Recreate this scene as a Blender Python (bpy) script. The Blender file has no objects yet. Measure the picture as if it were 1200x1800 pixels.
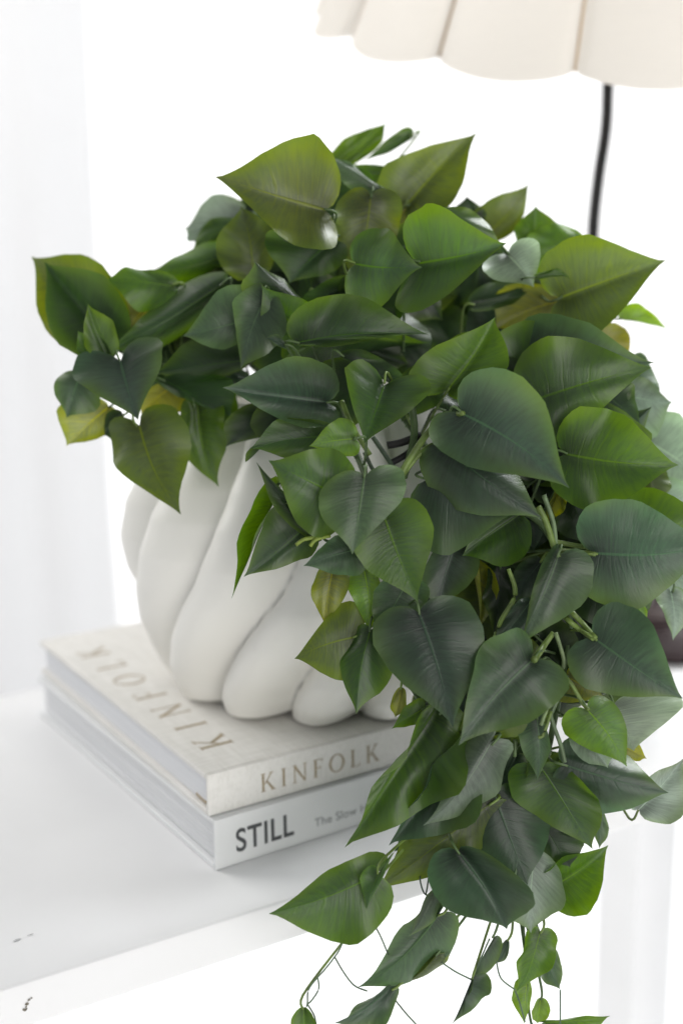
import bpy, bmesh, math, random
from mathutils import Vector, Matrix, noise
random.seed(11)
sc = bpy.context.scene
col = sc.collection

# ------------------------------------------------------------------ camera
FPX, PITCH, ROLL = 2203.0, 0.2218, -0.0139
CAMPOS = Vector((0, 0, 0.3497))
cp, sp = math.cos(PITCH), math.sin(PITCH)
FW, UP0, RT0 = Vector((0, cp, -sp)), Vector((0, sp, cp)), Vector((1, 0, 0))
RT = math.cos(ROLL) * RT0 + math.sin(ROLL) * UP0
UP = -math.sin(ROLL) * RT0 + math.cos(ROLL) * UP0
cam = bpy.data.cameras.new('camera')
cam.sensor_fit = 'VERTICAL'
cam.sensor_height = 36.0
cam.lens = FPX / 1800 * 36
cam.clip_start, cam.clip_end = 0.02, 60
cam.dof.use_dof = True
cam.dof.focus_distance = 0.635
cam.dof.aperture_fstop = 3.6
camo = bpy.data.objects.new('camera', cam)
m = Matrix((RT, UP, -FW)).transposed().to_4x4()
m.translation = CAMPOS
camo.matrix_world = m
col.objects.link(camo)
sc.camera = camo

def at(px, py, depth):
    """a point seen at photo pixel (px, py), depth metres in front of the camera"""
    return CAMPOS + (FW + RT * ((px - 600) / FPX) - UP * ((py - 900) / FPX)) * depth

# ------------------------------------------------------------------ world, lamps, exposure
w = bpy.data.worlds.new('World')
sc.world = w
w.use_nodes = True
bgn = w.node_tree.nodes['Background']
bgn.inputs[0].default_value = (0.93, 0.96, 1.0, 1)
bgn.inputs[1].default_value = 0.22
sc.view_settings.view_transform = 'Standard'
sc.view_settings.look = 'None'
sc.view_settings.exposure = 0.54
sc.view_settings.gamma = 1.0
sc.cycles.use_denoising = True
sc.cycles.max_bounces = 10
sc.cycles.transparent_max_bounces = 12

def area(name, loc, target, sx, sy, power, colour):
    l = bpy.data.lights.new(name, 'AREA')
    l.shape = 'RECTANGLE'
    l.size, l.size_y = sx, sy
    l.energy = power
    l.color = colour
    o = bpy.data.objects.new(name, l)
    o.location = loc
    o.rotation_euler = (Vector(target) - Vector(loc)).to_track_quat('-Z', 'Y').to_euler()
    col.objects.link(o)
    return o
# daylight behind the sheer curtain, and unseen area lamps added above left and right, the right one for leaf glints
area('window_light', (0.0, 3.6, 0.9), (0, 1.0, 0.2), 4.5, 3.2, 64, (1, 0.99, 0.98))
area('left_area_light', (-1.9, 1.7, 1.5), (0.05, 0.8, 0.15), 1.4, 1.3, 25, (1, 0.985, 0.955))
area('right_glint_light', (1.0, 1.5, 1.6), (0.1, 0.75, 0.1), 0.6, 0.6, 33, (0.96, 0.98, 1))
area('room_light', (1.1, -1.5, 0.55), (0.0, 0.7, 0.0), 1.8, 1.6, 26.5, (1, 0.975, 0.94))

# ------------------------------------------------------------------ helpers
def link(name, me, mat=None, parent=None, loc=None):
    o = bpy.data.objects.new(name, me)
    col.objects.link(o)
    if mat and me:
        me.materials.append(mat)
    if parent:
        o.parent = parent
    if loc is not None:
        o.location = loc
    return o

def empty(name, loc, label, cat, rz=0.0):
    o = bpy.data.objects.new(name, None)
    o.empty_display_size = 0.02
    col.objects.link(o)
    o.location = loc
    o.rotation_euler = (0, 0, rz)
    o['label'] = label
    o['category'] = cat
    return o

def mesh(name, verts, faces, smooth=True):
    me = bpy.data.meshes.new(name)
    me.from_pydata([tuple(v) for v in verts], [], faces)
    me.update()
    if smooth:
        me.polygons.foreach_set('use_smooth', [True] * len(me.polygons))
    return me

def box_mesh(name, x0, y0, z0, x1, y1, z1, bev=0.0, seg=2):
    bm = bmesh.new()
    bmesh.ops.create_cube(bm, size=1)
    for v in bm.verts:
        v.co = Vector(((x0 + x1) / 2 + v.co.x * (x1 - x0), (y0 + y1) / 2 + v.co.y * (y1 - y0), (z0 + z1) / 2 + v.co.z * (z1 - z0)))
    if bev:
        bmesh.ops.bevel(bm, geom=bm.edges[:], offset=bev, segments=seg, profile=0.6, affect='EDGES')
    me = bpy.data.meshes.new(name)
    bm.to_mesh(me)
    bm.free()
    return me

def tube_mesh(name, pts, rad, n=7, sub=4):
    P = [Vector(p) for p in pts]
    if not isinstance(rad, (list, tuple)):
        rad = [rad] * len(P)
    Q, Rr = [], []
    for i in range(len(P) - 1):
        p0, p1, p2, p3 = P[max(i - 1, 0)], P[i], P[i + 1], P[min(i + 2, len(P) - 1)]
        for k in range(sub):
            t = k / sub
            Q.append(0.5 * ((2 * p1) + (p2 - p0) * t + (2 * p0 - 5 * p1 + 4 * p2 - p3) * t * t + (3 * p1 - p0 - 3 * p2 + p3) * t ** 3))
            Rr.append(rad[i] * (1 - t) + rad[i + 1] * t)
    Q.append(P[-1]); Rr.append(rad[-1])
    V, F = [], []
    ref = Vector((0.3, 0.2, 0.9)).normalized()
    for i, q in enumerate(Q):
        d = (Q[min(i + 1, len(Q) - 1)] - Q[max(i - 1, 0)])
        d = d.normalized() if d.length > 1e-9 else Vector((0, 0, 1))
        a = d.cross(ref)
        if a.length < 0.05:
            a = d.cross(Vector((1, 0, 0)))
        a.normalize()
        b = d.cross(a)
        for k in range(n):
            t = 2 * math.pi * k / n
            V.append(q + (a * math.cos(t) + b * math.sin(t)) * Rr[i])
    for i in range(len(Q) - 1):
        for k in range(n):
            F.append((i * n + k, i * n + (k + 1) % n, (i + 1) * n + (k + 1) % n, (i + 1) * n + k))
    F.append(tuple(range(n - 1, -1, -1)))
    F.append(tuple((len(Q) - 1) * n + k for k in range(n)))
    return mesh(name, V, F)

class NT:
    def __init__(self, name):
        self.m = bpy.data.materials.new(name)
        self.m.use_nodes = True
        self.t = self.m.node_tree
        self.bsdf = self.t.nodes['Principled BSDF']
        self.out = self.t.nodes['Material Output']
    def n(self, kind, **kw):
        x = self.t.nodes.new(kind)
        for k, v in kw.items():
            setattr(x, k, v)
        return x
    def l(self, a, b):
        self.t.links.new(a, b)
    def val(self, sock, v):
        if hasattr(v, 'links') or isinstance(v, bpy.types.NodeSocket):
            self.l(v, sock)
        else:
            sock.default_value = v
    def math(self, op, a, b=0.0, c=0.0, clamp=False):
        x = self.n('ShaderNodeMath', operation=op, use_clamp=clamp)
        self.val(x.inputs[0], a); self.val(x.inputs[1], b); self.val(x.inputs[2], c)
        return x.outputs[0]
    def ramp(self, v, a, b, lo=0.0, hi=1.0):
        x = self.n('ShaderNodeMapRange', interpolation_type='SMOOTHSTEP')
        self.val(x.inputs[0], v)
        for i, q in enumerate((a, b, lo, hi)):
            x.inputs[i + 1].default_value = q
        return x.outputs[0]
    def mix(self, f, a, b, mode='MIX'):
        x = self.n('ShaderNodeMix', data_type='RGBA', blend_type=mode)
        self.val(x.inputs[0], f); self.val(x.inputs[6], a); self.val(x.inputs[7], b)
        return x.outputs[2]
    def noise(self, vec, scale, detail=3, rough=0.5):
        x = self.n('ShaderNodeTexNoise')
        if vec is not None:
            self.l(vec, x.inputs['Vector'])
        x.inputs['Scale'].default_value = scale
        x.inputs['Detail'].default_value = detail
        x.inputs['Roughness'].default_value = rough
        return x.outputs[0]
    def bump(self, h, strength, dist):
        x = self.n('ShaderNodeBump')
        x.inputs['Strength'].default_value = strength
        x.inputs['Distance'].default_value = dist
        self.l(h, x.inputs['Height'])
        self.l(x.outputs[0], self.bsdf.inputs['Normal'])
        return x.outputs[0]

def plain(name, c, rough=0.5, var=0.05, scale=30, bump=0.0, spec=0.5):
    k = NT(name)
    co = k.n('ShaderNodeTexCoord').outputs['Object']
    nz = k.noise(co, scale, 5)
    d = tuple(x * (1 - var) for x in c)
    u = tuple(min(1, x * (1 + var)) for x in c)
    k.l(k.mix(k.ramp(nz, 0.3, 0.7), (*d, 1), (*u, 1)), k.bsdf.inputs['Base Color'])
    k.bsdf.inputs['Roughness'].default_value = rough
    k.bsdf.inputs['Specular IOR Level'].default_value = spec
    if bump:
        k.bump(nz, bump, 0.002)
    return k.m

# ------------------------------------------------------------------ materials
def leaf_material():
    k = NT('leaf_silk')
    uvn = k.n('ShaderNodeUVMap', uv_map='UVMap')
    s = k.n('ShaderNodeSeparateXYZ'); k.l(uvn.outputs[0], s.inputs[0])
    au = k.math('ABSOLUTE', k.math('MULTIPLY_ADD', s.outputs[0], 2.0, -1.0))
    v = s.outputs[1]
    oi = k.n('ShaderNodeObjectInfo')
    base, rnd = oi.outputs['Color'], oi.outputs['Random']
    oc = k.n('ShaderNodeTexCoord').outputs['Object']
    off = k.n('ShaderNodeCombineXYZ'); k.l(k.math('MULTIPLY', rnd, 50.0), off.inputs[2])
    # streaks that run from the midrib to the edge
    cm = k.n('ShaderNodeCombineXYZ')
    k.l(k.math('MULTIPLY', s.outputs[0], 5.0), cm.inputs[0]); k.l(k.math('MULTIPLY', v, 42.0), cm.inputs[1]); k.l(k.math('MULTIPLY', rnd, 90.0), cm.inputs[2])
    streak = k.noise(cm.outputs[0], 1.0, 4, 0.6)
    va = k.n('ShaderNodeVectorMath', operation='ADD'); k.l(oc, va.inputs[0]); k.l(off.outputs[0], va.inputs[1])
    blot = k.noise(va.outputs[0], 42, 3, 0.55)
    blot2 = k.noise(va.outputs[0], 17, 2, 0.5)
    # side veins
    ph = k.math('MULTIPLY_ADD', k.math('POWER', v, 0.85), 7.0, k.math('MULTIPLY', blot, 0.7))
    tri = k.math('ABSOLUTE', k.math('SUBTRACT', k.math('FRACT', ph), 0.5))
    fade = k.math('MULTIPLY', k.ramp(au, 1.0, 0.35), k.ramp(v, 0.98, 0.8))
    vein = k.math('MULTIPLY', k.ramp(tri, 0.075, 0.0), fade)
    veinw = k.math('MULTIPLY', k.ramp(tri, 0.32, 0.0), k.math('MULTIPLY', k.ramp(au, 0.55, 0.05), k.ramp(v, 0.8, 0.2)))
    rib = k.math('MULTIPLY', k.ramp(au, 0.035, 0.012), k.ramp(v, 1.02, 0.75))
    heart = k.math('MULTIPLY', k.ramp(au, 0.85, 0.0), k.ramp(v, 0.85, 0.1))
    geo = k.n('ShaderNodeNewGeometry')
    # colour: the print is greyer and darker at the heart, yellower at the edge
    hsv_d = k.n('ShaderNodeHueSaturation'); hsv_d.inputs['Saturation'].default_value = 0.78; hsv_d.inputs['Value'].default_value = 0.40; hsv_d.inputs['Hue'].default_value = 0.51
    k.l(base, hsv_d.inputs['Color'])
    hsv_l = k.n('ShaderNodeHueSaturation'); hsv_l.inputs['Saturation'].default_value = 1.22; hsv_l.inputs['Value'].default_value = 1.65; hsv_l.inputs['Hue'].default_value = 0.485
    k.l(base, hsv_l.inputs['Color'])
    hsv_g = k.n('ShaderNodeHueSaturation'); hsv_g.inputs['Saturation'].default_value = 0.72; hsv_g.inputs['Value'].default_value = 1.0; hsv_g.inputs['Hue'].default_value = 0.515
    k.l(base, hsv_g.inputs['Color'])
    c = k.mix(k.ramp(blot2, 0.35, 0.65), base, hsv_g.outputs[0])
    hf = k.math('MULTIPLY', k.math('ADD', heart, k.math('MULTIPLY_ADD', blot, 0.8, -0.38)), 1.0, clamp=True)
    c = k.mix(hf, c, hsv_d.outputs[0])
    c = k.mix(k.math('MULTIPLY', k.ramp(au, 0.6, 1.0), k.ramp(blot, 0.35, 0.7, 0.2, 0.85)), c, hsv_l.outputs[0])
    c = k.mix(k.ramp(streak, 0.42, 0.75, 0.0, 0.26), c, hsv_l.outputs[0])
    c = k.mix(k.ramp(streak, 0.55, 0.25, 0.0, 0.30), c, hsv_d.outputs[0])
    c = k.mix(k.math('MULTIPLY', veinw, 0.65), c, hsv_d.outputs[0])
    c = k.mix(k.math('MULTIPLY', vein, 0.20), c, hsv_l.outputs[0])
    c = k.mix(k.math('MULTIPLY', rib, 0.6), c, hsv_l.outputs[0])
    c = k.mix(k.math('MULTIPLY', k.ramp(au, 0.965, 1.0), 0.5), c, hsv_l.outputs[0])
    c = k.mix(k.math('MULTIPLY', k.math('POWER', au, 2.5), k.ramp(blot2, 0.36, 0.60, 0.1, 0.75)), c, (0.085, 0.145, 0.026, 1))
    k.l(c, k.bsdf.inputs['Base Color'])
    k.l(k.math('MULTIPLY_ADD', blot, 0.16, 0.27), k.bsdf.inputs['Roughness'])
    k.bsdf.inputs['Specular IOR Level'].default_value = 0.55
    h = k.math('ADD', k.math('MULTIPLY', streak, 0.8), k.math('ADD', k.math('MULTIPLY', vein, -0.22), k.math('MULTIPLY', rib, -0.8)))
    nrm = k.bump(h, 0.30, 0.0009)
    tr = k.n('ShaderNodeBsdfTranslucent')
    tcol = k.n('ShaderNodeHueSaturation'); tcol.inputs['Saturation'].default_value = 1.15; tcol.inputs['Value'].default_value = 1.75; tcol.inputs['Hue'].default_value = 0.475
    k.l(c, tcol.inputs['Color']); k.l(tcol.outputs[0], tr.inputs[0])
    mx = k.n('ShaderNodeMixShader'); mx.inputs[0].default_value = 0.42
    k.l(k.bsdf.outputs[0], mx.inputs[1]); k.l(tr.outputs[0], mx.inputs[2]); k.l(mx.outputs[0], k.out.inputs[0])
    return k.m
M_LEAF = leaf_material()

def stem_material():
    k = NT('stem_green')
    co = k.n('ShaderNodeTexCoord').outputs['Object']
    oi = k.n('ShaderNodeObjectInfo')
    nz = k.noise(co, 120, 3)
    hs = k.n('ShaderNodeHueSaturation'); hs.inputs['Value'].default_value = 0.6
    k.l(oi.outputs['Color'], hs.inputs['Color'])
    k.l(k.mix(k.ramp(nz, 0.35, 0.65), oi.outputs['Color'], hs.outputs[0]), k.bsdf.inputs['Base Color'])
    k.bsdf.inputs['Roughness'].default_value = 0.5
    k.bump(nz, 0.3, 0.001)
    return k.m
M_STEM = stem_material()
M_WIRE = plain('dark_wire', (0.012, 0.010, 0.012), 0.5)
M_VASE = plain('matte_white_ceramic', (0.90, 0.885, 0.835), 0.42, 0.012, 18, 0.04, 0.4)
M_TABLE = plain('white_painted_wood', (0.86, 0.86, 0.865), 0.38, 0.02, 9, 0.05, 0.5)
M_CHIP = plain('bare_chip', (0.15, 0.135, 0.10), 0.8, 0.5, 900)
M_SCUFF = plain('grey_scuff', (0.52, 0.52, 0.53), 0.6, 0.2, 600)
M_FLOOR = plain('pale_floor', (0.86, 0.86, 0.86), 0.5, 0.02, 3)
M_BLACK = plain('black_metal', (0.008, 0.0075, 0.009), 0.45, 0.05, 30, 0.0, 0.25)
M_BROWN = plain('dark_brown_base', (0.030, 0.017, 0.018), 0.3)
M_GOLD = plain('bronze_ink', (0.36, 0.285, 0.18), 0.45, 0.15, 250)
M_INK = plain('grey_black_ink', (0.07, 0.075, 0.08), 0.5)
M_INK2 = plain('grey_ink', (0.36, 0.37, 0.38), 0.5)
M_JACKET = plain('white_paper_jacket', (0.82, 0.83, 0.835), 0.4, 0.012, 20)

def linen_material():
    k = NT('linen_cloth')
    co = k.n('ShaderNodeTexCoord').outputs['Object']
    wv = []
    for d, sc_ in (('X', 900), ('Y', 900), ('Z', 900)):
        x = k.n('ShaderNodeTexWave', bands_direction=d)
        x.inputs['Scale'].default_value = sc_ / 6.28 * 1.4
        x.inputs['Distortion'].default_value = 1.2
        k.l(co, x.inputs['Vector']); wv.append(x.outputs['Fac'])
    mp = []
    for sc3 in ((40, 500, 40), (500, 40, 300)):
        mm = k.n('ShaderNodeMapping'); mm.inputs['Scale'].default_value = sc3
        k.l(co, mm.inputs[0]); mp.append(k.noise(mm.outputs[0], 1.0, 2))
    h = k.math('ADD', k.math('ADD', mp[0], mp[1]), k.math('MULTIPLY', k.math('ADD', wv[0], k.math('ADD', wv[1], wv[2])), 0.08))
    k.l(k.mix(k.ramp(h, 0.85, 1.35), (0.75, 0.735, 0.70, 1), (0.83, 0.815, 0.785, 1)), k.bsdf.inputs['Base Color'])
    k.bsdf.inputs['Roughness'].default_value = 0.85
    k.bump(h, 0.2, 0.0004)
    return k.m
M_LINEN = linen_material()

def page_material(name, c0, c1):
    k = NT(name)
    co = k.n('ShaderNodeTexCoord').outputs['Object']
    mm = k.n('ShaderNodeMapping'); mm.inputs['Scale'].default_value = (3, 3, 1500)
    k.l(co, mm.inputs[0])
    nz = k.noise(mm.outputs[0], 1.0, 2)
    k.l(k.mix(k.ramp(nz, 0.3, 0.7), (*c0, 1), (*c1, 1)), k.bsdf.inputs['Base Color'])
    k.bsdf.inputs['Roughness'].default_value = 0.8
    k.bump(nz, 0.4, 0.0005)
    return k.m
M_PAGE1 = page_material('page_edges_cool', (0.66, 0.67, 0.70), (0.85, 0.86, 0.88))
M_PAGE2 = page_material('page_edges_white', (0.64, 0.65, 0.665), (0.86, 0.865, 0.88))

def sheer(name, c, trans, alpha):
    k = NT(name)
    co = k.n('ShaderNodeTexCoord').outputs['Object']
    mm = k.n('ShaderNodeMapping'); mm.inputs['Scale'].default_value = (60, 60, 400)
    k.l(co, mm.inputs[0])
    nz = k.noise(mm.outputs[0], 1.0, 2)
    cc = k.mix(nz, tuple(x * 0.97 for x in c) + (1,), tuple(c) + (1,))
    d = k.n('ShaderNodeBsdfDiffuse'); t = k.n('ShaderNodeBsdfTranslucent'); p = k.n('ShaderNodeBsdfTransparent')
    k.l(cc, d.inputs[0]); k.l(cc, t.inputs[0])
    a = k.n('ShaderNodeMixShader'); a.inputs[0].default_value = trans
    k.l(d.outputs[0], a.inputs[1]); k.l(t.outputs[0], a.inputs[2])
    b = k.n('ShaderNodeMixShader'); b.inputs[0].default_value = alpha
    k.l(a.outputs[0], b.inputs[1]); k.l(p.outputs[0], b.inputs[2])
    k.l(b.outputs[0], k.out.inputs[0])
    return k.m
M_SHEER = sheer('sheer_white_voile', (0.95, 0.95, 0.95), 0.6, 0.0)
M_DRAPE = sheer('white_linen_drape', (0.755, 0.755, 0.762), 0.29, 0.0)
M_SHADE = sheer('cream_shade_fabric', (0.92, 0.875, 0.81), 0.42, 0.0)
M_SEAM = sheer('cream_seam', (0.80, 0.66, 0.50), 0.3, 0.0)

# ------------------------------------------------------------------ setting: floor and curtains
FZ = -0.75
fl = link('floor', mesh('floor', [(-6, -3, FZ), (6, -3, FZ), (6, 6, FZ), (-6, 6, FZ)], [(0, 1, 2, 3)]), M_FLOOR)
fl['kind'] = 'structure'

def curtain(x0, x1, y, amp, wl, mat, label, seed):
    r = random.Random(seed)
    ph = r.random() * 6
    n = int((x1 - x0) / 0.012)
    V, F = [], []
    Z = [FZ + 0.012, -0.2, 0.4, 1.0, 1.6, 2.2]
    for j, z in enumerate(Z):
        for i in range(n + 1):
            x = x0 + (x1 - x0) * i / n
            k = x / wl * 2 * math.pi + ph + 1.3 * math.sin(x * 2.1 + seed)
            V.append((x + 0.006 * math.sin(j * 2.0 + x * 9), y + amp * math.sin(k) * (1 - 0.06 * j) + 0.35 * amp * math.sin(2.3 * k + j * 0.3), z))
    for j in range(len(Z) - 1):
        for i in range(n):
            a = j * (n + 1) + i
            F.append((a, a + 1, a + n + 2, a + n + 1))
    o = link('curtain', mesh('curtain', V, F), mat)
    o['label'] = label
    o['category'] = 'curtain'
    return o
curtain(-2.6, 2.6, 2.75, 0.022, 0.16, M_SHEER, 'bright backlit sheer white curtain filling the background', 3)
curtain(-1.6, -0.47, 2.55, 0.012, 0.33, M_DRAPE, 'greyer opaque white curtain at the upper left edge', 8)

# ------------------------------------------------------------------ table
TA = 0.5333
TY = 0.5231 * 1.2
table = empty('console_table', (0, TY, FZ), 'white painted wooden table with chipped front edge, under the books and vase', 'table', TA)
T0, T1, TD, TH = -0.62, 0.60, 0.385, 0.0244
TZ = -FZ
link('table_top', box_mesh('table_top', T0, 0, TZ - TH, T1, TD, TZ, 0.0022, 3), M_TABLE, table)
for lx in (T0 + 0.03, T1 - 0.085):
    for ly in (0.03, TD - 0.085):
        link('leg', box_mesh('leg', lx, ly, 0.0, lx + 0.055, ly + 0.055, TZ - TH, 0.002), M_TABLE, table)

def flake(name, mat, cx, cz, r, seed, parent, top=False, sx=1.0):
    rr = random.Random(seed)
    V = [(0, 0, 0)]
    n = 11
    for i in range(n):
        a = 2 * math.pi * i / n
        q = r * (0.5 + rr.random())
        V.append((math.cos(a) * q * sx, math.sin(a) * q, 0))
    if top:
        P = [(cx + x, cz + y, TZ + 0.0004) for x, y, _ in V]
    else:
        P = [(cx + x, -0.0004, TZ + cz + y) for x, y, _ in V]
    F = [(0, i + 1, (i + 1) % n + 1) for i in range(n)]
    return link(name, mesh(name, P, F, False), mat, parent)
for i, (x, z, r) in enumerate(((-0.1795, -0.0115, 0.0008), (-0.1782, -0.0098, 0.0007), (-0.1806, -0.0141, 0.0009), (-0.1770, -0.0092, 0.0005), (-0.1797, -0.0127, 0.0005))):
    flake('paint_chip', M_CHIP, x, z, r, i, table)
flake('scuff', M_SCUFF, -0.172, 0.038, 0.0007, 20, table, True, 2.6)
flake('scuff', M_SCUFF, -0.0535, 0.075, 0.0004, 21, table, True, 1.5)
flake('scuff', M_SCUFF, -0.165, 0.039, 0.0005, 23, table, True, 3.0)

# ------------------------------------------------------------------ books
def stroke_poly(bm, pts):
    vs = [bm.verts.new((x, y, 0)) for x, y in pts]
    bm.faces.new(vs)

def arc_ring(bm, cx, cy, rx, ry, tx, ty, n=36):
    o = [bm.verts.new((cx + rx * math.cos(2 * math.pi * i / n), cy + ry * math.sin(2 * math.pi * i / n), 0)) for i in range(n)]
    q = [bm.verts.new((cx + (rx - tx) * math.cos(2 * math.pi * i / n), cy + (ry - ty) * math.sin(2 * math.pi * i / n), 0)) for i in range(n)]
    for i in range(n):
        j = (i + 1) % n
        bm.faces.new((o[i], o[j], q[j], q[i]))

def serif_letter(ch):
    """letters on a unit cap height; returns polygons and the advance width"""
    T, t, s = 0.125, 0.055, 0.03
    P = []
    def rect(x0, y0, x1, y1): P.append([(x0, y0), (x1, y0), (x1, y1), (x0, y1)])
    def foot(x, y, wd=0.26):
        rect(x - wd / 2, y, x + wd / 2, y + s)
    ring = None
    if ch == 'I':
        rect(0.07, s, 0.07 + T, 1 - s); foot(0.07 + T / 2, 0); foot(0.07 + T / 2, 1 - s); adv = 0.27
    elif ch == 'K':
        rect(0.07, s, 0.07 + T, 1 - s); foot(0.07 + T / 2, 0); foot(0.07 + T / 2, 1 - s)
        P.append([(0.197, 0.40), (0.26, 0.40), (0.66, 0.97), (0.59, 0.97)])
        P.append([(0.29, 0.56), (0.36, 0.62), (0.80, 0.03), (0.63, 0.03)])
        foot(0.63, 1 - s, 0.26); foot(0.72, 0, 0.28); adv = 0.82
    elif ch == 'N':
        rect(0.09, s, 0.09 + t, 1 - s); rect(0.72, s, 0.72 + t, 1 - s)
        P.append([(0.147, 0.97), (0.147, 0.80), (0.70, 0.0), (0.718, 0.0), (0.718, 0.14), (0.19, 0.97)])
        foot(0.115, 0, 0.22); foot(0.11, 1 - s, 0.22); foot(0.75, 1 - s, 0.22); adv = 0.86
    elif ch == 'F':
        rect(0.07, s, 0.07 + T, 1 - s); foot(0.07 + T / 2, 0); rect(0.0, 1 - s, 0.56, 1.0)
        rect(0.53, 0.80, 0.56, 0.969); rect(0.197, 0.49, 0.44, 0.53); rect(0.42, 0.42, 0.445, 0.489); rect(0.42, 0.531, 0.445, 0.60); adv = 0.58
    elif ch == 'L':
        rect(0.07, s + 0.011, 0.07 + T, 1 - s); foot(0.07 + T / 2, 1 - s); rect(0.0, 0, 0.58, s + 0.01); rect(0.55, s + 0.011, 0.58, 0.21); adv = 0.60
    elif ch == 'O':
        ring = (0.48, 0.5, 0.48, 0.52, 0.13, 0.05); adv = 0.96
    return P, ring, adv

def serif_text(name, word, height, gap, mat, parent, mw):
    bm = bmesh.new()
    x = 0
    for ch in word:
        P, ring, adv = serif_letter(ch)
        for pl in P:
            stroke_poly(bm, [((x + a), b) for a, b in pl])
        if ring:
            arc_ring(bm, x + ring[0], *ring[1:])
        x += adv + gap
    for v in bm.verts:
        v.co *= height
    g = bmesh.ops.extrude_face_region(bm, geom=bm.faces[:])
    for e in g['geom']:
        if isinstance(e, bmesh.types.BMVert):
            e.co.z += 0.00025
    bmesh.ops.recalc_face_normals(bm, faces=bm.faces[:])
    me = bpy.data.meshes.new(name)
    bm.to_mesh(me); bm.free()
    o = link(name, me, mat, parent)
    o.matrix_local = mw
    return o, (x - gap) * height

def sans_text(name, body, size, mat, parent, mw, sx=1.0, bold=0.0, spacing=1.0):
    c = bpy.data.curves.new(name, 'FONT')
    c.body = body
    c.size = size
    c.extrude = 0.0002
    c.offset = bold
    c.space_character = spacing
    tmp = bpy.data.objects.new(name, c)
    col.objects.link(tmp)
    dg = bpy.context.evaluated_depsgraph_get()
    me = bpy.data.meshes.new_from_object(tmp.evaluated_get(dg))
    col.objects.unlink(tmp)
    bpy.data.objects.remove(tmp)
    for v in me.vertices:
        v.co.x *= sx
    me.materials.clear()
    o = link(name, me, mat, parent)
    o.matrix_local = mw
    return o

def frame(x, y, z, ax, ay):
    ax = Vector(ax); ay = Vector(ay); az = ax.cross(ay)
    mm = Matrix((ax, ay, az)).transposed().to_4x4()
    mm.translation = (x, y, z)
    return mm

T1B, T2B = 0.0209 * 1.2, 0.0257 * 1.2
A1, A2 = 0.554, 0.5754
BW, BL = 0.2808, 0.352
# lower book: local x runs along the spine, local y to the fore-edge
b2 = empty('book', (-0.0616 * 1.2, 0.5351 * 1.2, 0), 'white book with bold dark STILL on its spine, lying directly on the table', 'book', A2)
bd = 0.0032
link('back_board', box_mesh('back_board', 0, 0.0007, 0.0003, BL, BW, bd, 0.0008), M_JACKET, b2)
link('front_board', box_mesh('front_board', 0, 0.0007, T2B - bd, BL, BW, T2B - 0.0004, 0.0008), M_JACKET, b2)
link('spine', box_mesh('spine', 0, -0.0018, 0.0003, BL, 0.0003, T2B - 0.0004, 0.0009), M_JACKET, b2)
pg = link('page_block', box_mesh('page_block', 0.004, 0.0006, bd + 0.0002, BL - 0.004, BW - 0.005, T2B - bd - 0.0002), M_PAGE2, b2)
# a few gatherings of the page block that stand proud
for i, (z0, z1, dx) in enumerate(((0.0045, 0.0062, 0.0008), (0.0105, 0.0118, 0.0006), (0.0165, 0.0183, 0.0009), (0.0228, 0.0241, 0.0006))):
    link('gathering', box_mesh('gathering', 0.004 - dx, 0.004, z0, 0.01, BW - 0.006, z1), M_PAGE2, pg)
sans_text('title', 'STILL', 0.0196, M_INK, b2, frame(0.0128, -0.00185, 0.0078, (1, 0, 0), (0, 0, 1)), 0.80, 0.00025, 1.07)
sans_text('subtitle', 'The Slow Home', 0.0073, M_INK2, b2, frame(0.0650, -0.00185, 0.0082, (1, 0, 0), (0, 0, 1)), 1.05, 0.0, 1.02)

b1 = empty('book', (-0.0645 * 1.2, 0.5385 * 1.2, T2B), 'oatmeal linen book with bronze KINFOLK lettering on cover and spine, under the vase', 'book', A1)
link('back_board', box_mesh('back_board', 0, 0.0007, 0.0002, BL, BW, bd, 0.0008), M_LINEN, b1)
link('front_board', box_mesh('front_board', 0, 0.0007, T1B - bd, BL, BW, T1B, 0.0008), M_LINEN, b1)
link('spine', box_mesh('spine', 0, -0.0018, 0.0002, BL, 0.0003, T1B, 0.0010), M_LINEN, b1)
link('page_block', box_mesh('page_block', 0.0035, 0.0006, bd + 0.0002, BL - 0.0035, BW - 0.004, T1B - bd - 0.0002), M_PAGE1, b1)
link('headband', tube_mesh('headband', [(0.0036, 0.004, bd + 0.0016), (0.0036, 0.012, bd + 0.001), (0.0036, 0.02, bd + 0.0016)], 0.0009), M_GOLD, b1)
serif_text('spine_title', 'KINFOLK', 0.0110, 0.40, M_GOLD, b1, frame(0.0335, -0.00175, 0.0062, (1, 0, 0), (0, 0, 1)))
serif_text('cover_title', 'KINFOLK', 0.0205, 0.88, M_GOLD, b1, frame(0.0335, 0.0305, T1B - 0.0001, (0, 1, 0), (-1, 0, 0)))

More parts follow.
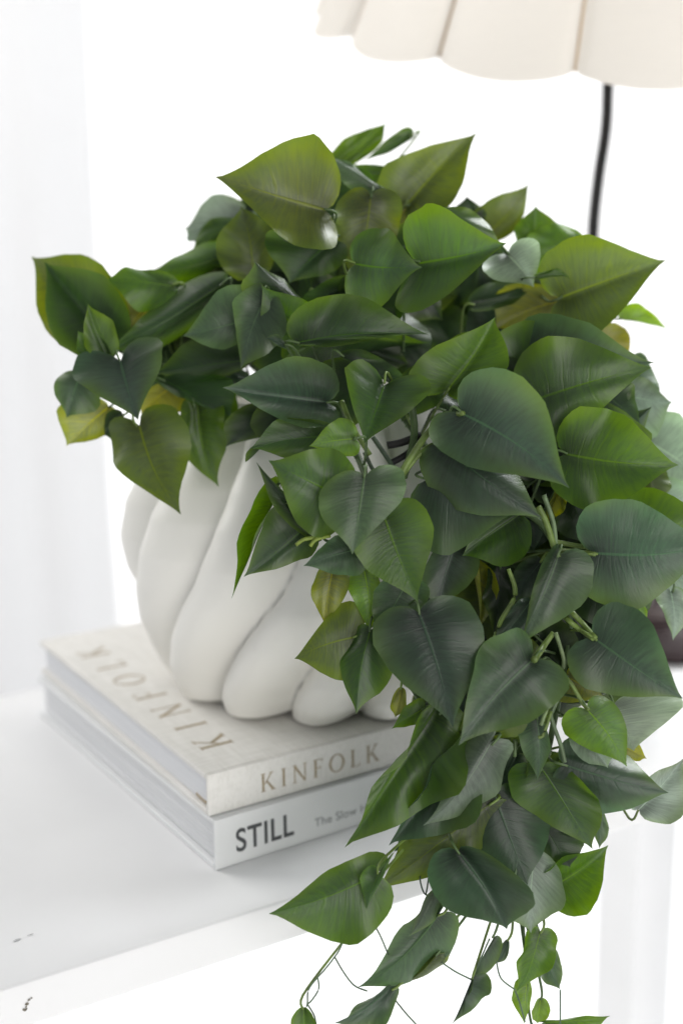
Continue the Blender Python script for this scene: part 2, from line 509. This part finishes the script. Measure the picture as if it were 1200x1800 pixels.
# ------------------------------------------------------------------ vase
VC = Vector((-0.0112, 0.8111, T2B + T1B))
VH = 0.192
PROF = [(0.0, 0.098), (0.004, 0.1065), (0.015, 0.1125), (0.032, 0.119), (0.056, 0.1265), (0.08, 0.132), (0.103, 0.134), (0.125, 0.130), (0.145, 0.121), (0.165, 0.106), (0.18, 0.095), (0.192, 0.089)]
def interp(tab, z):
    for (a, ra), (b, rb), in zip(tab, tab[1:]):
        if z <= b:
            t = (z - a) / (b - a)
            t = t * t * (3 - 2 * t) * 0.35 + t * 0.65
            return ra + (rb - ra) * t
    return tab[-1][1]
TW = [(0.0, -41), (0.018, -38.5), (0.04, -31), (0.062, -22), (0.09, -11), (0.1145, -5.4), (0.138, -2), (0.162, -1), (0.192, -1)]
def twist(z):
    for i in range(len(TW) - 1):
        if z <= TW[i + 1][0]:
            t = (z - TW[i][0]) / (TW[i + 1][0] - TW[i][0])
            def sl(k):
                a, b = TW[max(k - 1, 0)], TW[min(k + 1, len(TW) - 1)]
                return (b[1] - a[1]) / (b[0] - a[0])
            h = TW[i + 1][0] - TW[i][0]
            return (2 * t ** 3 - 3 * t * t + 1) * TW[i][1] + (t ** 3 - 2 * t * t + t) * h * sl(i) + (3 * t * t - 2 * t ** 3) * TW[i + 1][1] + (t ** 3 - t * t) * h * sl(i + 1)
    return TW[-1][1]
def vase():
    root = empty('swirled_vase', VC, 'white ceramic vase with swirling bulbous ridges, standing on the linen book', 'vase')
    N, NA, NZ = 13, 468, 90
    V, F = [], []
    def r_at(th, z):
        R = interp(PROF, z)
        ph = N * (th - math.radians(twist(z)))
        x = (ph / (2 * math.pi)) % 1.0
        lobe = math.sin(math.pi * x ** 0.66) ** (0.72 + 0.45 * x)   # each fold leans over its neighbour: steep on one flank, long on the other
        a = 0.0145 + 0.005 * math.exp(-((z - 0.03) / 0.03) ** 2)
        a *= min(1, (VH - z) / 0.03 * 0.75 + 0.25)
        return R - a * (1 - lobe)
    for j in range(NZ + 1):
        z = VH * (j / NZ) ** 1.15
        for i in range(NA):
            th = 2 * math.pi * i / NA
            # the folds end in rounded toes: valleys start a little higher than the crests
            r = r_at(th, z)
            lift = 0.0
            if z < 0.014:
                q = (interp(PROF, z) - r) / 0.03
                lift = 0.007 * q * (1 - z / 0.014)
            V.append((r * math.sin(th), -r * math.cos(th), z + lift))
    for j in range(NZ):
        for i in range(NA):
            k = (i + 1) % NA
            F.append((j * NA + i, j * NA + k, (j + 1) * NA + k, (j + 1) * NA + i))
    # rolled rim, inner wall and inside floor
    rows = [(VH + 0.0015, 0.0865), (VH + 0.001, 0.084), (VH - 0.006, 0.083), (VH - 0.05, 0.083), (VH - 0.052, 0.02)]
    prev = NZ
    for q, (z, rr) in enumerate(rows):
        b = len(V)
        for i in range(NA):
            th = 2 * math.pi * i / NA
            r = rr if q > 0 else rr + (r_at(th, VH) - 0.088) * 0.8
            V.append((r * math.sin(th), -r * math.cos(th), z))
        for i in range(NA):
            k = (i + 1) % NA
            F.append((prev * NA + i, prev * NA + k, b + k, b + i))
        prev = b // NA
    F.append(tuple(range(prev * NA, prev * NA + NA)))
    F.append(tuple(range(NA - 1, -1, -1)))
    link('body', mesh('body', V, F), M_VASE, root)
vase()

# ------------------------------------------------------------------ table lamp
def lamp():
    bx, by = 0.272, 1.030
    root = empty('table_lamp', (bx, by, 0), 'table lamp with pleated cream shade and thin black stem behind the plant', 'lamp')
    inv = Vector((bx, by, 0))
    # base: a low turned disc
    V, F, n = [], [], 48
    prof = [(0.0, 0.0), (0.062, 0.0), (0.066, 0.003), (0.066, 0.030), (0.062, 0.038), (0.03, 0.043), (0.012, 0.046), (0.0, 0.046)]
    for r, z in prof:
        for i in range(n):
            a = 2 * math.pi * i / n
            V.append((max(r, 1e-4) * math.cos(a), max(r, 1e-4) * math.sin(a), z))
    for j in range(len(prof) - 1):
        for i in range(n):
            k = (i + 1) % n
            F.append((j * n + i, j * n + k, (j + 1) * n + k, (j + 1) * n + i))
    link('base', mesh('base', V, F), M_BROWN, root)
    D = 1.06
    pts = [Vector((bx, by, 0.044))] + [at(x, y, d) for x, y, d in ((1135, 850, 1.07), (1085, 680, 1.06), (1044, 540, 1.06), (1041, 420, 1.06), (1050, 320, 1.06), (1064, 225, 1.06), (1068, 140, 1.06), (1075, 20, 1.06), (1082, -200, 1.06))]
    link('stem', tube_mesh('stem', [p - inv for p in pts], 0.0053, 12, 6), M_BLACK, root)
    # fluted shade: dome of lapped convex panels
    cen = at(1092, 18, 1.06)
    ax = Vector((0.0, -0.315, 0.95)).normalized()          # the shade tips forward: front lip low
    e1 = Vector((1, 0, 0)); e1 = (e1 - ax * e1.dot(ax)).normalized()
    e2 = ax.cross(e1)
    NP, per = 15, 22
    V, F = [], []
    NZ = 18
    for j in range(NZ + 1):
        t = j / NZ
        h = 0.24 * t
        R0 = 0.262 * (1 - t) ** 0.62 + 0.05 * t
        for i in range(NP * per):
            fr = (i % per) / per
            bul = math.sin(math.pi * fr) ** 0.55
            a = 2 * math.pi * (i / (NP * per)) + 0.20
            r = R0 * (0.945 + 0.055 * bul) + 0.006 * fr * (1 - t)
            dz = -0.007 * math.sin(math.pi * fr) ** 0.8 * (1 - t) ** 2
            V.append(cen + e1 * (r * math.cos(a)) + e2 * (r * math.sin(a)) + ax * (h + dz) - inv)
    n = NP * per
    for j in range(NZ):
        for i in range(n):
            k = (i + 1) % n
            F.append((j * n + i, j * n + k, (j + 1) * n + k, (j + 1) * n + i))
    sh = link('lamp_shade', mesh('lamp_shade', V, F), M_SHADE, root)
    for p in range(NP):
        pts = [V[j * n + p * per] + (V[j * n + p * per] + inv - (cen + ax * 0.24 * j / NZ)).normalized() * 0.0008 for j in range(NZ + 1)]
        link('seam', tube_mesh('seam', pts, 0.0014, 5, 1), M_SEAM, sh)
lamp()

# ------------------------------------------------------------------ plant
PO = VC + Vector((0, 0, VH - 0.045))
plant = empty('trailing_plant', PO, 'trailing heart-leaved green plant spilling out of the white vase over the table edge', 'plant')

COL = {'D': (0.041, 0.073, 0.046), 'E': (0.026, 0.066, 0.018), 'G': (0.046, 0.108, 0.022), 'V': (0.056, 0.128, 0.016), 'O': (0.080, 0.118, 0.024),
       'Y': (0.20, 0.225, 0.025), 'L': (0.125, 0.255, 0.032), 'S': (0.20, 0.26, 0.20), 'K': (0.016, 0.036, 0.014), 'M': (0.064, 0.112, 0.060)}  # S: grey-green, paled further to paint in the window's sheen
OUT = [(0.0, -0.10, 0.06), (0.07, -0.165, 0.18), (0.15, -0.145, 0.315), (0.25, -0.045, 0.43), (0.36, 0.12, 0.495), (0.46, 0.25, 0.50), (0.57, 0.41, 0.445), (0.68, 0.57, 0.335), (0.78, 0.715, 0.208), (0.87, 0.84, 0.100), (0.94, 0.93, 0.033), (1.0, 1.0, 0.0)]
def outline(v):
    for i in range(len(OUT) - 1):
        if v <= OUT[i + 1][0] + 1e-9:
            a, b = OUT[i], OUT[i + 1]
            p0 = OUT[max(i - 1, 0)]; p3 = OUT[min(i + 2, len(OUT) - 1)]
            t = (v - a[0]) / (b[0] - a[0])
            def cr(q):
                m1 = (b[q] - p0[q]) * 0.5; m2 = (p3[q] - a[q]) * 0.5
                return (2 * t ** 3 - 3 * t * t + 1) * a[q] + (t ** 3 - 2 * t * t + t) * m1 + (-2 * t ** 3 + 3 * t * t) * b[q] + (t ** 3 - t * t) * m2
            return cr(1), max(0.0, cr(2))
    return 1.0, 0.0
NV, NU = 18, 7
ROWS = [outline(j / NV) for j in range(NV + 1)]
LEAVES = []

def make_leaf(base, tip, s1, s2, colour, rnd, lobe=1.0, name='leaf', curl=None, cup=None):
    A = tip - base
    L = A.length
    Mx = base + A * 0.25
    S1, S2 = (s1 - Mx) * 1.055, (s2 - Mx) * 1.055
    Nn = A.cross(S2 - S1)
    if Nn.length < 1e-9:
        Nn = -FW
    Nn.normalize()
    if Nn.dot(CAMPOS - base) < 0:
        Nn = -Nn
    amp = rnd.uniform(0.04, 0.13)
    fr = rnd.uniform(1.4, 2.6); ph1, ph2 = rnd.random() * 6, rnd.random() * 6
    curl = rnd.uniform(-0.08, 0.22) if curl is None else curl
    cup = rnd.uniform(-0.30, 0.22) if cup is None else cup
    arch = rnd.uniform(0.0, 0.10)
    fold = rnd.uniform(0.02, 0.075)
    if rnd.random() < 0.35:
        fold += rnd.uniform(0.04, 0.09)
        cup = -abs(cup) - 0.15
    bend = rnd.uniform(-0.05, 0.05) * L * (S2 - S1).normalized()
    e1, e2 = rnd.random() * 6, rnd.random() * 6
    V, F, UV = [], [], []
    for j in range(NV + 1):
        v = j / NV
        s, wd = ROWS[j]
        if s < 0:
            s *= lobe
        c = v ** 2.2 if v < 1 else 1.0
        for i in range(-NU, NU + 1):
            t = i / NU
            at_ = abs(t)
            S = S1 if t < 0 else S2
            ss = c + (s - c) * (at_ ** 1.35 if s > c else at_ ** 0.95)
            ww = wd * 2 * at_
            ww *= 1 + at_ ** 3 * (0.018 * math.sin(v * 19 + e1 + t) + 0.010 * math.sin(v * 41 + e2 - t))
            p = A * ss + S * ww + bend * math.sin(math.pi * max(0.0, ss))
            z = -cup * L * (ww ** 2)
            z += arch * L * (4 * 0.25 - (ss - 0.5) ** 2 * 4) * 0.5
            z -= curl * L * max(0, ss - 0.45) ** 2 * 3
            z -= fold * L * math.exp(-(ww / 0.17) ** 2) * (1 - 0.5 * ss)
            z += amp * L * ww ** 2 * math.sin(2 * math.pi * fr * v + (ph1 if t < 0 else ph2))
            z += 0.004 * L * math.sin(v * 7 * 2 * math.pi) * ww * (1 - ww)
            V.append(p + Nn * z)
            UV.append((t * 0.5 + 0.5, v))
    n = 2 * NU + 1
    for j in range(NV):
        for i in range(n - 1):
            F.append((j * n + i, j * n + i + 1, (j + 1) * n + i + 1, (j + 1) * n + i))
    me = mesh(name, V, F)
    ul = me.uv_layers.new(name='UVMap')
    for lp in me.loops:
        ul.data[lp.index].uv = UV[lp.vertex_index]
    o = link(name, me, M_LEAF, plant, base - PO)
    k = rnd.uniform(0.88, 1.14)
    o.color = (*[min(1, q * k * rnd.uniform(0.95, 1.05)) for q in colour], 1)
    # its petiole, running back into the plant
    back = (-A.normalized() * 0.5 + FW * 0.75 + Vector((0, 0, -0.25))).normalized()
    LEAVES.append((base.copy(), A.copy(), o))
    return o

# photo-measured leaves: petiole x y, tip x y, one side x y, other side x y, depth cm, kind, [tip depth change cm]; some dark leaves stand for shadows, the last rows fill gaps
DATA = '''
200 585 54 436 176 484 92 600 73 O
196 592 75 455 196 508 112 606 71.5 E
188 628 151 534 206 568 158 600 69.5 V
182 640 136 582 148 622 192 592 70 V
305 500 184 487 246 474 252 546 72 V
262 532 196 612 196 540 250 566 73.5 Y
390 500 182 620 300 512 306 592 70.5 G -1
405 446 256 480 345 428 350 492 74 V
446 482 425 357 380 436 480 418 72 O
428 378 324 402 376 356 346 432 78 S
420 388 334 442 368 400 392 428 77 G
330 470 270 472 300 460 305 485 79 D
573 368 383 304 530 256 520 434 68 O -1.5
668 328 560 274 612 296 600 330 71 M
652 345 622 505 582 398 694 402 70.5 O
622 462 734 464 672 396 646 538 66.5 G -1.5
735 460 890 428 762 374 742 548 66.5 G -1
582 425 508 498 474 416 592 474 70 E
525 528 446 460 500 492 436 512 67.5 K
436 562 320 591 398 506 396 610 68.5 M
464 522 423 649 427 545 500 606 67 M
538 596 459 502 474 588 556 536 67.5 G
522 603 754 590 602 526 642 604 65.8 E -0.5
516 634 760 592 590 598 594 632 69.3 G
500 606 466 592 486 592 490 612 66 D
577 708 392 682 522 628 522 742 65.3 D -1
676 672 640 778 606 668 744 706 64.6 G -1.2
602 626 740 692 676 636 664 664 65.6 K
622 772 543 784 594 740 606 804 63.4 L
582 768 438 788 505 734 520 802 65.2 E
470 778 434 816 452 784 436 800 65.8 V
472 720 398 788 482 752 404 730 69 K
210 632 243 738 133 660 286 616 69 D -1
140 660 117 733 97 676 172 714 70.5 M
192 715 117 783 110 716 182 766 72 Y
216 730 182 765 188 728 205 768 71 K
240 746 314 904 202 800 332 756 69.5 O -1
342 714 375 858 326 774 408 748 70.5 V
428 634 268 656 356 594 346 670 70.5 E
288 668 404 731 402 670 322 702 71 E
300 680 246 728 256 690 322 722 72.5 Y
360 690 410 780 410 700 350 760 73 G
715 353 836 226 694 300 798 364 73.5 O
594 290 681 211 604 248 652 268 77 V
722 238 642 278 688 238 694 262 76.5 G
690 300 588 292 640 286 648 320 75.5 G
715 362 676 412 688 370 722 392 74 Y
720 345 650 350 690 330 690 362 74.5 V
855 415 933 324 832 360 898 392 77 O
940 432 942 360 902 408 976 404 75 V
1022 428 900 470 950 398 950 476 73.5 L
894 446 938 504 940 438 854 490 70 S
770 378 884 428 832 376 830 412 69 V
832 386 820 344 798 372 852 374 76 K
938 487 1004 484 968 480 968 493 69 V
985 522 1170 457 1004 428 1040 586 70 O -1
984 528 868 578 886 512 934 588 73 Y
832 536 938 504 870 494 882 538 72 E
1090 560 1175 576 1122 542 1118 570 75 L
1042 590 1106 642 1098 580 1050 626 74 Y
788 684 870 557 734 632 878 650 66 V -0.5
918 640 1150 638 984 572 970 668 67.8 D
938 702 1148 640 968 600 978 776 65.8 G -1
812 727 1000 858 918 680 812 816 61.2 D -0.8
780 779 955 910 872 768 788 878 62.2 D -0.6
750 842 905 905 840 828 768 966 63.8 D
912 902 812 976 852 902 900 994 65 G
928 905 937 971 920 935 950 928 66 D
993 797 1194 816 1070 720 1038 888 64.6 V -1
1085 690 1180 707 1126 662 1140 764 71 S
1138 775 1240 850 1196 744 1108 850 72.5 S
1104 872 1250 902 1180 842 1170 894 71 S
1046 974 1262 958 1094 872 1100 1056 61.6 D -0.6
1062 962 1280 930 1120 868 1124 1040 64.6 V
980 978 914 1134 940 1018 1030 1042 61.2 M -0.6
1046 1124 1200 1229 1126 1080 1036 1204 61.4 D -0.8
1030 1030 1102 1098 1104 1040 1026 1090 65.5 K
936 1162 804 1310 852 1140 960 1248 60.6 M -0.8
944 1172 800 1315 850 1158 954 1268 62.4 O
1033 1248 1100 1348 1088 1250 1004 1298 61.4 L -0.6
1012 1282 1070 1354 1014 1326 1060 1310 62 S
944 1264 944 1372 908 1300 960 1302 62.4 M
1078 1238 1112 1320 1196 1232 1056 1296 64.5 S
994 1346 1178 1396 1066 1306 1040 1430 62.4 D
1120 1426 1198 1338 1132 1368 1202 1420 65 S
952 1352 1041 1497 912 1404 1046 1402 63 G
972 1562 1071 1490 976 1500 1030 1580 64.4 V
962 1462 1002 1526 1022 1478 960 1506 64 K
1050 1424 1052 1492 1038 1450 1067 1456 65.5 M
870 1400 926 1554 814 1482 966 1446 63.2 D
904 1330 866 1412 880 1352 926 1372 63.8 D
866 1308 752 1462 808 1328 874 1388 61.4 S -0.4
775 1252 618 1508 678 1326 772 1372 62.2 G -0.6
816 1310 688 1492 742 1340 800 1424 63 D
862 1414 660 1576 748 1428 815 1510 62.8 O
800 1376 690 1498 730 1400 796 1476 64 D
740 1330 668 1440 690 1350 750 1420 64.4 E
900 1420 840 1540 840 1450 920 1520 64.8 E
656 1540 472 1606 602 1512 622 1646 61.4 G -0.5
664 1536 640 1600 690 1512 640 1540 61 G
806 1500 892 1640 770 1572 920 1556 61.8 D
940 1500 932 1640 884 1580 978 1568 63.4 S
950 1640 914 1752 904 1668 964 1674 63.6 V
926 1728 922 1802 900 1748 932 1756 64 L
954 1658 984 1745 946 1708 988 1700 64.6 M
772 1608 627 1747 704 1632 764 1694 62 M
766 1568 722 1652 738 1602 774 1604 61.7 M
766 1680 714 1732 780 1696 744 1692 63 O
690 1740 588 1802 620 1752 652 1786 62.6 D
533 1774 536 1830 512 1802 556 1802 63 V
866 1648 824 1730 848 1690 870 1694 63.4 M
830 1720 796 1806 816 1756 852 1738 63 D
892 1654 872 1694 876 1668 888 1680 64 D
950 1758 945 1804 934 1778 964 1778 64.2 L
955 1800 1074 1790 1010 1780 1010 1822 63.6 V
640 838 619 973 562 884 708 862 60.6 M -0.5
597 872 473 810 585 792 540 932 61.6 G -0.5
562 936 449 812 508 910 542 896 62.4 K
534 934 429 1015 474 894 530 972 63 E
484 868 404 1054 448 910 474 922 63.6 V
676 910 734 1058 630 976 756 922 61.2 V -0.5
628 964 533 994 588 948 616 1012 61.8 M
614 950 560 985 596 936 600 980 62.2 L
583 1000 570 1102 555 1034 617 1032 63.4 Y
640 1000 649 1114 606 1024 665 1038 63 L
712 1028 660 1126 660 1040 744 1062 62.2 M
622 1120 516 1159 604 1066 606 1198 62.8 O
650 1108 626 1256 604 1160 690 1186 62.2 G -0.4
736 1077 796 1278 666 1150 842 1108 61 D -0.8
742 1248 688 1281 720 1234 730 1272 63 V
704 1212 694 1262 688 1236 714 1240 63.6 Y
880 998 870 1118 844 1042 906 1048 65.6 K
950 988 900 1062 908 1002 946 1040 65 D
932 1060 864 1142 880 1082 938 1110 63.4 D
836 988 858 1106 824 1030 852 1040 66 Y
800 958 768 1072 742 1010 832 1012 65 D
986 858 964 922 962 886 990 892 65.5 Y
1000 868 1042 964 976 928 1032 898 66 K
1108 1050 1136 1096 1112 1072 1132 1066 64 L
1182 1040 1189 1124 1150 1062 1204 1072 68 S
952 1128 1052 1232 1004 1108 962 1206 64.6 K
998 1190 1062 1226 1032 1178 992 1232 64 Y
1092 1312 1136 1334 1112 1300 1110 1336 65 Y
990 1330 950 1382 956 1342 988 1370 64 V
770 1290 800 1340 760 1320 810 1315 64.5 K
800 612 745 530 736 590 812 552 75 E
515 562 472 668 428 605 556 622 71.5 E
622 640 600 772 540 690 662 702 67.6 E
520 690 470 792 450 732 560 752 67.6 K
742 650 705 742 690 690 772 704 68.2 E
1126 905 1214 1004 1190 916 1114 984 73 S
1164 985 1214 1066 1206 1000 1140 1046 72 S
1108 640 1160 740 1150 650 1080 720 73 M
1000 700 1100 760 1080 690 1010 780 72 E
480 420 380 500 410 430 450 510 75 E
560 320 640 400 650 320 560 400 74 E
760 420 660 440 700 400 710 480 73 E
690 480 620 580 600 500 700 560 72.5 E
600 590 720 640 680 580 640 660 70 K
560 520 700 610 610 500 580 600 71 K
640 500 540 610 540 530 630 600 72 E
720 500 780 560 760 500 700 560 73 K
520 440 560 560 600 470 480 500 75 E
660 560 760 660 740 570 650 650 71.5 K
620 420 690 520 700 430 600 510 75 K
440 480 500 580 520 490 420 560 75 K
840 420 800 540 770 440 880 500 75 E
350 520 300 640 270 560 380 610 75.5 K
'''
rl = random.Random(5)
for ln in DATA.strip().splitlines():
    f = ln.split()
    bx, by, tx, ty, ax_, ay_, cx, cy = [float(q) for q in f[:8]]
    d = float(f[8]) / 100
    kind = f[9]
    Lm = math.hypot(tx - bx, ty - by) / FPX * d
    dt = float(f[10]) / 100 if len(f) > 10 else rl.uniform(-0.22, 0.12) * Lm
    mx, my = bx + (tx - bx) * 0.25, by + (ty - by) * 0.25
    w1 = math.hypot(ax_ - mx, ay_ - my) / FPX * d
    w2 = math.hypot(cx - mx, cy - my) / FPX * d
    want = 0.42 * Lm                             # an unforeshortened half-width
    def side_dz(wv):
        lack = math.sqrt(max(0.0, want * want - wv * wv))
        return min(lack, 0.9 * wv + 0.004) * rl.uniform(0.4, 0.8) + rl.uniform(0.0, 0.12) * wv
    make_leaf(at(bx, by, d), at(tx, ty, d + dt), at(ax_, ay_, d + dt * 0.25 + side_dz(w1)), at(cx, cy, d + dt * 0.25 + side_dz(w2)), COL[kind], rl, rl.uniform(0.65, 1.05))

# ---- inner filler leaves, added behind in mostly dark colours to make shaded gaps
POLY = [(400, 350), (470, 300), (560, 285), (640, 320), (700, 330), (780, 375), (900, 420), (1000, 455), (1080, 490), (1060, 590), (1110, 660), (1150, 730), (1175, 800), (1180, 900), (1130, 1040), (1120, 1180), (1090, 1290), (1040, 1390), (990, 1490), (940, 1590), (860, 1600), (800, 1540), (830, 1450), (740, 1440), (720, 1380), (740, 1280), (710, 1150), (700, 1050), (770, 980), (760, 860), (770, 720), (740, 660), (640, 640), (560, 620), (430, 690), (340, 710), (270, 700), (210, 640), (160, 560), (200, 510), (300, 480), (350, 430)]
def inside(x, y):
    r = False
    for i in range(len(POLY)):
        (x0, y0), (x1, y1) = POLY[i - 1], POLY[i]
        if (y0 > y) != (y1 > y) and x < (x1 - x0) * (y - y0) / (y1 - y0) + x0:
            r = not r
    return r
def edge_dist(x, y):
    b = 1e9
    for i in range(len(POLY)):
        p, q = Vector(POLY[i - 1]), Vector(POLY[i])
        e = q - p
        t = max(0, min(1, (Vector((x, y)) - p).dot(e) / e.length_squared))
        b = min(b, (p + e * t - Vector((x, y))).length)
    return b
HOLES = [(592, 352, 14), (570, 492, 6), (228, 738, 8), (690, 790, 62), (985, 1290, 20), (770, 1550, 40)]
rf = random.Random(23)
made, tries = [], 0
while len(made) < 129 and tries < 6000:
    tries += 1
    x, y = rf.uniform(150, 1180), rf.uniform(280, 1600)
    if not inside(x, y):
        continue
    e = edge_dist(x, y)
    R = min(e * 1.1, rf.uniform(66, 112))
    if R < 36 or any(math.hypot(x - q[0], y - q[1]) < 33 for q in made):
        continue
    if any(math.hypot(x - hx, y - hy) < R * 0.9 + hr for hx, hy, hr in HOLES):
        continue
    made.append((x, y))
    d = 0.70 + 0.02 * rf.random()
    if y < 650:
        d = 0.755 + 0.05 * rf.random() + (0.03 if y < 450 else 0)
    elif y > 1300:
        d = 0.665 + 0.012 * rf.random()
    elif x > 700:
        d = 0.675 + 0.02 * rf.random()
    if x < 450 and y >= 450:
        d = 0.74 + 0.02 * rf.random()
    a = rf.uniform(0, 2 * math.pi)
    ca, sa = math.cos(a), math.sin(a)
    hw = R * rf.uniform(0.55, 0.8)
    B = at(x - ca * R * 0.75, y - sa * R * 0.75, d)
    Tp = at(x + ca * R, y + sa * R, d + rf.uniform(-0.012, 0.012))
    mx, my = x - ca * R * 0.31, y - sa * R * 0.31
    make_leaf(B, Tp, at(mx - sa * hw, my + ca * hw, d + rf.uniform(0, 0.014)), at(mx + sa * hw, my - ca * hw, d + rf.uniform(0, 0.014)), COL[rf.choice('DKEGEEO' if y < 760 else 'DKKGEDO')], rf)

# ---- stems
def stem(pts, r, colour, mat=None, name='stem', n=7, sub=5, parent=None):
    P = [p - PO for p in pts]
    o = link(name, tube_mesh(name, P, r, n, sub), mat or M_STEM, plant)
    o.color = (*colour, 1)
    return o
G1, G2, G3 = (0.16, 0.24, 0.05), (0.09, 0.15, 0.05), (0.045, 0.075, 0.04)
root0 = PO + Vector((0.02, -0.02, 0.0))
rim = VC + Vector((0.03, -0.075, VH + 0.012))
VINES = [
    [root0, rim, at(760, 800, 0.665), at(850, 860, 0.66), at(950, 920, 0.655), at(985, 1000, 0.652), at(1000, 1090, 0.65), at(985, 1200, 0.648), at(960, 1330, 0.648), at(920, 1460, 0.65), at(905, 1540, 0.65)],
    [root0, rim + Vector((0.02, 0.02, 0)), at(880, 720, 0.70), at(1000, 760, 0.695), at(1060, 880, 0.68), at(1070, 1040, 0.67), at(1050, 1180, 0.665), at(1040, 1330, 0.665)],
    [root0, rim + Vector((-0.03, 0, 0.0)), at(640, 830, 0.66), at(640, 930, 0.65), at(660, 1060, 0.65), at(720, 1200, 0.645), at(790, 1330, 0.645), at(775, 1460, 0.64)],
    [root0, VC + Vector((-0.05, -0.05, VH + 0.03)), at(430, 640, 0.745), at(330, 640, 0.735), at(230, 640, 0.73)],
    [root0, VC + Vector((-0.01, 0.0, VH + 0.05)), at(560, 470, 0.77), at(600, 380, 0.775), at(660, 320, 0.77)],
    [root0, VC + Vector((0.03, 0.0, VH + 0.05)), at(760, 500, 0.77), at(850, 470, 0.77), at(960, 500, 0.75)],
    [root0, VC + Vector((-0.04, 0.0, VH + 0.05)), at(480, 540, 0.77), at(420, 450, 0.78), at(380, 400, 0.79)],
]
for v in VINES:
    stem(v, [0.0019] * (len(v) - 3) + [0.0016, 0.0012, 0.0007], G2)
NODES = []
for v in VINES:
    for i in range(1, len(v) - 1):
        for k in range(5):
            NODES.append(v[i].lerp(v[i + 1], k / 5))
for (base, A, o) in LEAVES[:]:
    q = min(NODES, key=lambda p: (p - base).length)
    dv = q - base
    if dv.length > 0.05:
        dv = dv.normalized() * 0.05
    dv = dv + FW * 0.012
    A0 = A.normalized()
    pm = tube_mesh('petiole', [A * 0.02 + FW * 0.0006, -A0 * 0.006 + FW * 0.003, dv * 0.55 - A0 * 0.003 + FW * 0.004, dv], [0.0006, 0.0007, 0.0007, 0.0008], 7, 5)
    p = link('petiole', pm, M_STEM, o)
    p.color = (*rl.choice((G1, G2, G2)), 1)

def pxs(pts, d):
    return [at(p[0], p[1], (p[2] if len(p) > 2 else d) ) for p in pts]
# petioles and stems that show in the photograph
stem(pxs([(700, 845), (715, 815), (745, 770), (775, 738), (814, 726, 0.611)], 0.628), [0.0019, 0.0019, 0.0017, 0.0015, 0.0012], G1)
stem(pxs([(700, 845), (735, 800), (760, 782), (782, 779, 0.621)], 0.632), 0.0013, G1)
stem(pxs([(945, 890), (960, 920), (975, 968), (980, 980, 0.615)], 0.625), 0.0016, G1)
stem(pxs([(955, 870), (972, 920), (976, 965)], 0.628), 0.0013, (0.17, 0.25, 0.12))
stem(pxs([(974, 952), (1005, 958), (1034, 962)], 0.632), 0.0013, G1)
stem(pxs([(974, 968), (1010, 970), (1046, 974, 0.616)], 0.622), [0.0016, 0.0014, 0.0011], G1)
stem(pxs([(985, 1055, 0.65), (1004, 1076), (1025, 1098), (1046, 1121, 0.613)], 0.624), [0.0014, 0.0014, 0.0013, 0.0011], G1)
stem(pxs([(980, 1072, 0.65), (998, 1090), (1018, 1106), (1042, 1124, 0.614)], 0.624), [0.0014, 0.0014, 0.0013, 0.0010], G1)
stem(pxs([(972, 1112), (955, 1135), (938, 1160, 0.605)], 0.618), [0.0012, 0.0016, 0.0018], G1)
stem(pxs([(976, 1112), (990, 1160), (985, 1185), (968, 1225), (950, 1275)], 0.616), 0.0010, (0.20, 0.28, 0.12))
stem(pxs([(985, 1180), (1005, 1205), (1022, 1235), (1034, 1248, 0.613)], 0.616), 0.0010, G1)
stem(pxs([(990, 1200), (972, 1245), (968, 1262), (985, 1310), (992, 1340)], 0.62), 0.0011, (0.14, 0.21, 0.10))
stem(pxs([(968, 1250), (955, 1290), (945, 1296)], 0.618), 0.0009, G1)
stem(pxs([(905, 1300), (904, 1330)], 0.63), 0.0010, G2)
stem(pxs([(893, 1000), (905, 1045), (880, 1090), (862, 1140)], 0.632), [0.0010, 0.0013, 0.0012, 0.0008], G1)
# bright stem ends at the small leaf cluster on the vase
stem(pxs([(520, 958, 0.618), (535, 948, 0.618), (560, 945, 0.62)], 0.62), 0.0010, (0.22, 0.30, 0.04))
stem(pxs([(545, 960, 0.618), (556, 948, 0.618), (580, 942, 0.62)], 0.62), 0.0010, (0.22, 0.30, 0.04))
# green stems and dark wires over the vase mouth
stem(pxs([(640, 795), (652, 820), (662, 835)], 0.66), 0.0011, G3)
stem(pxs([(655, 768), (680, 805), (695, 830), (700, 850)], 0.655), 0.0013, G3)
stem(pxs([(720, 700), (728, 760), (712, 830), (700, 860)], 0.655), 0.0020, G2)
stem(pxs([(600, 705, 0.655), (612, 735), (625, 760), (650, 800)], 0.66), 0.0014, G1)
for q, r in (([(680, 783), (705, 778), (740, 765)], 0.0021), ([(684, 815), (712, 800), (745, 772)], 0.0018)):
    stem(pxs(q, 0.66), r, (0.01, 0.01, 0.01), M_WIRE, 'wire')
# thin hanging tendrils at the foot
TH = (0.10, 0.16, 0.09)
for q in ([(606, 1645), (597, 1668), (588, 1682), (570, 1705), (558, 1718), (542, 1740), (540, 1765), (534, 1780)],
          [(558, 1718), (560, 1738), (548, 1758), (540, 1765)],
          [(588, 1682), (603, 1708), (622, 1732), (645, 1742)],
          [(540, 1765), (552, 1785), (556, 1805)],
          [(652, 1615), (668, 1645), (684, 1682), (700, 1715)],
          [(776, 1692), (800, 1708), (828, 1722)],
          [(692, 1742), (682, 1775), (668, 1805)],
          [(692, 1755), (712, 1780), (735, 1805)],
          [(752, 1520), (738, 1540), (745, 1570), (760, 1575)],
          [(756, 1520), (752, 1550), (748, 1574)],
          [(872, 1690), (880, 1720), (905, 1740)],
          [(828, 1722), (838, 1700), (860, 1650)],
          [(922, 1796), (912, 1760), (905, 1742)],
          [(984, 1740), (984, 1770), (984, 1800)]):
    stem(pxs(q, 0.632), 0.00042, TH)
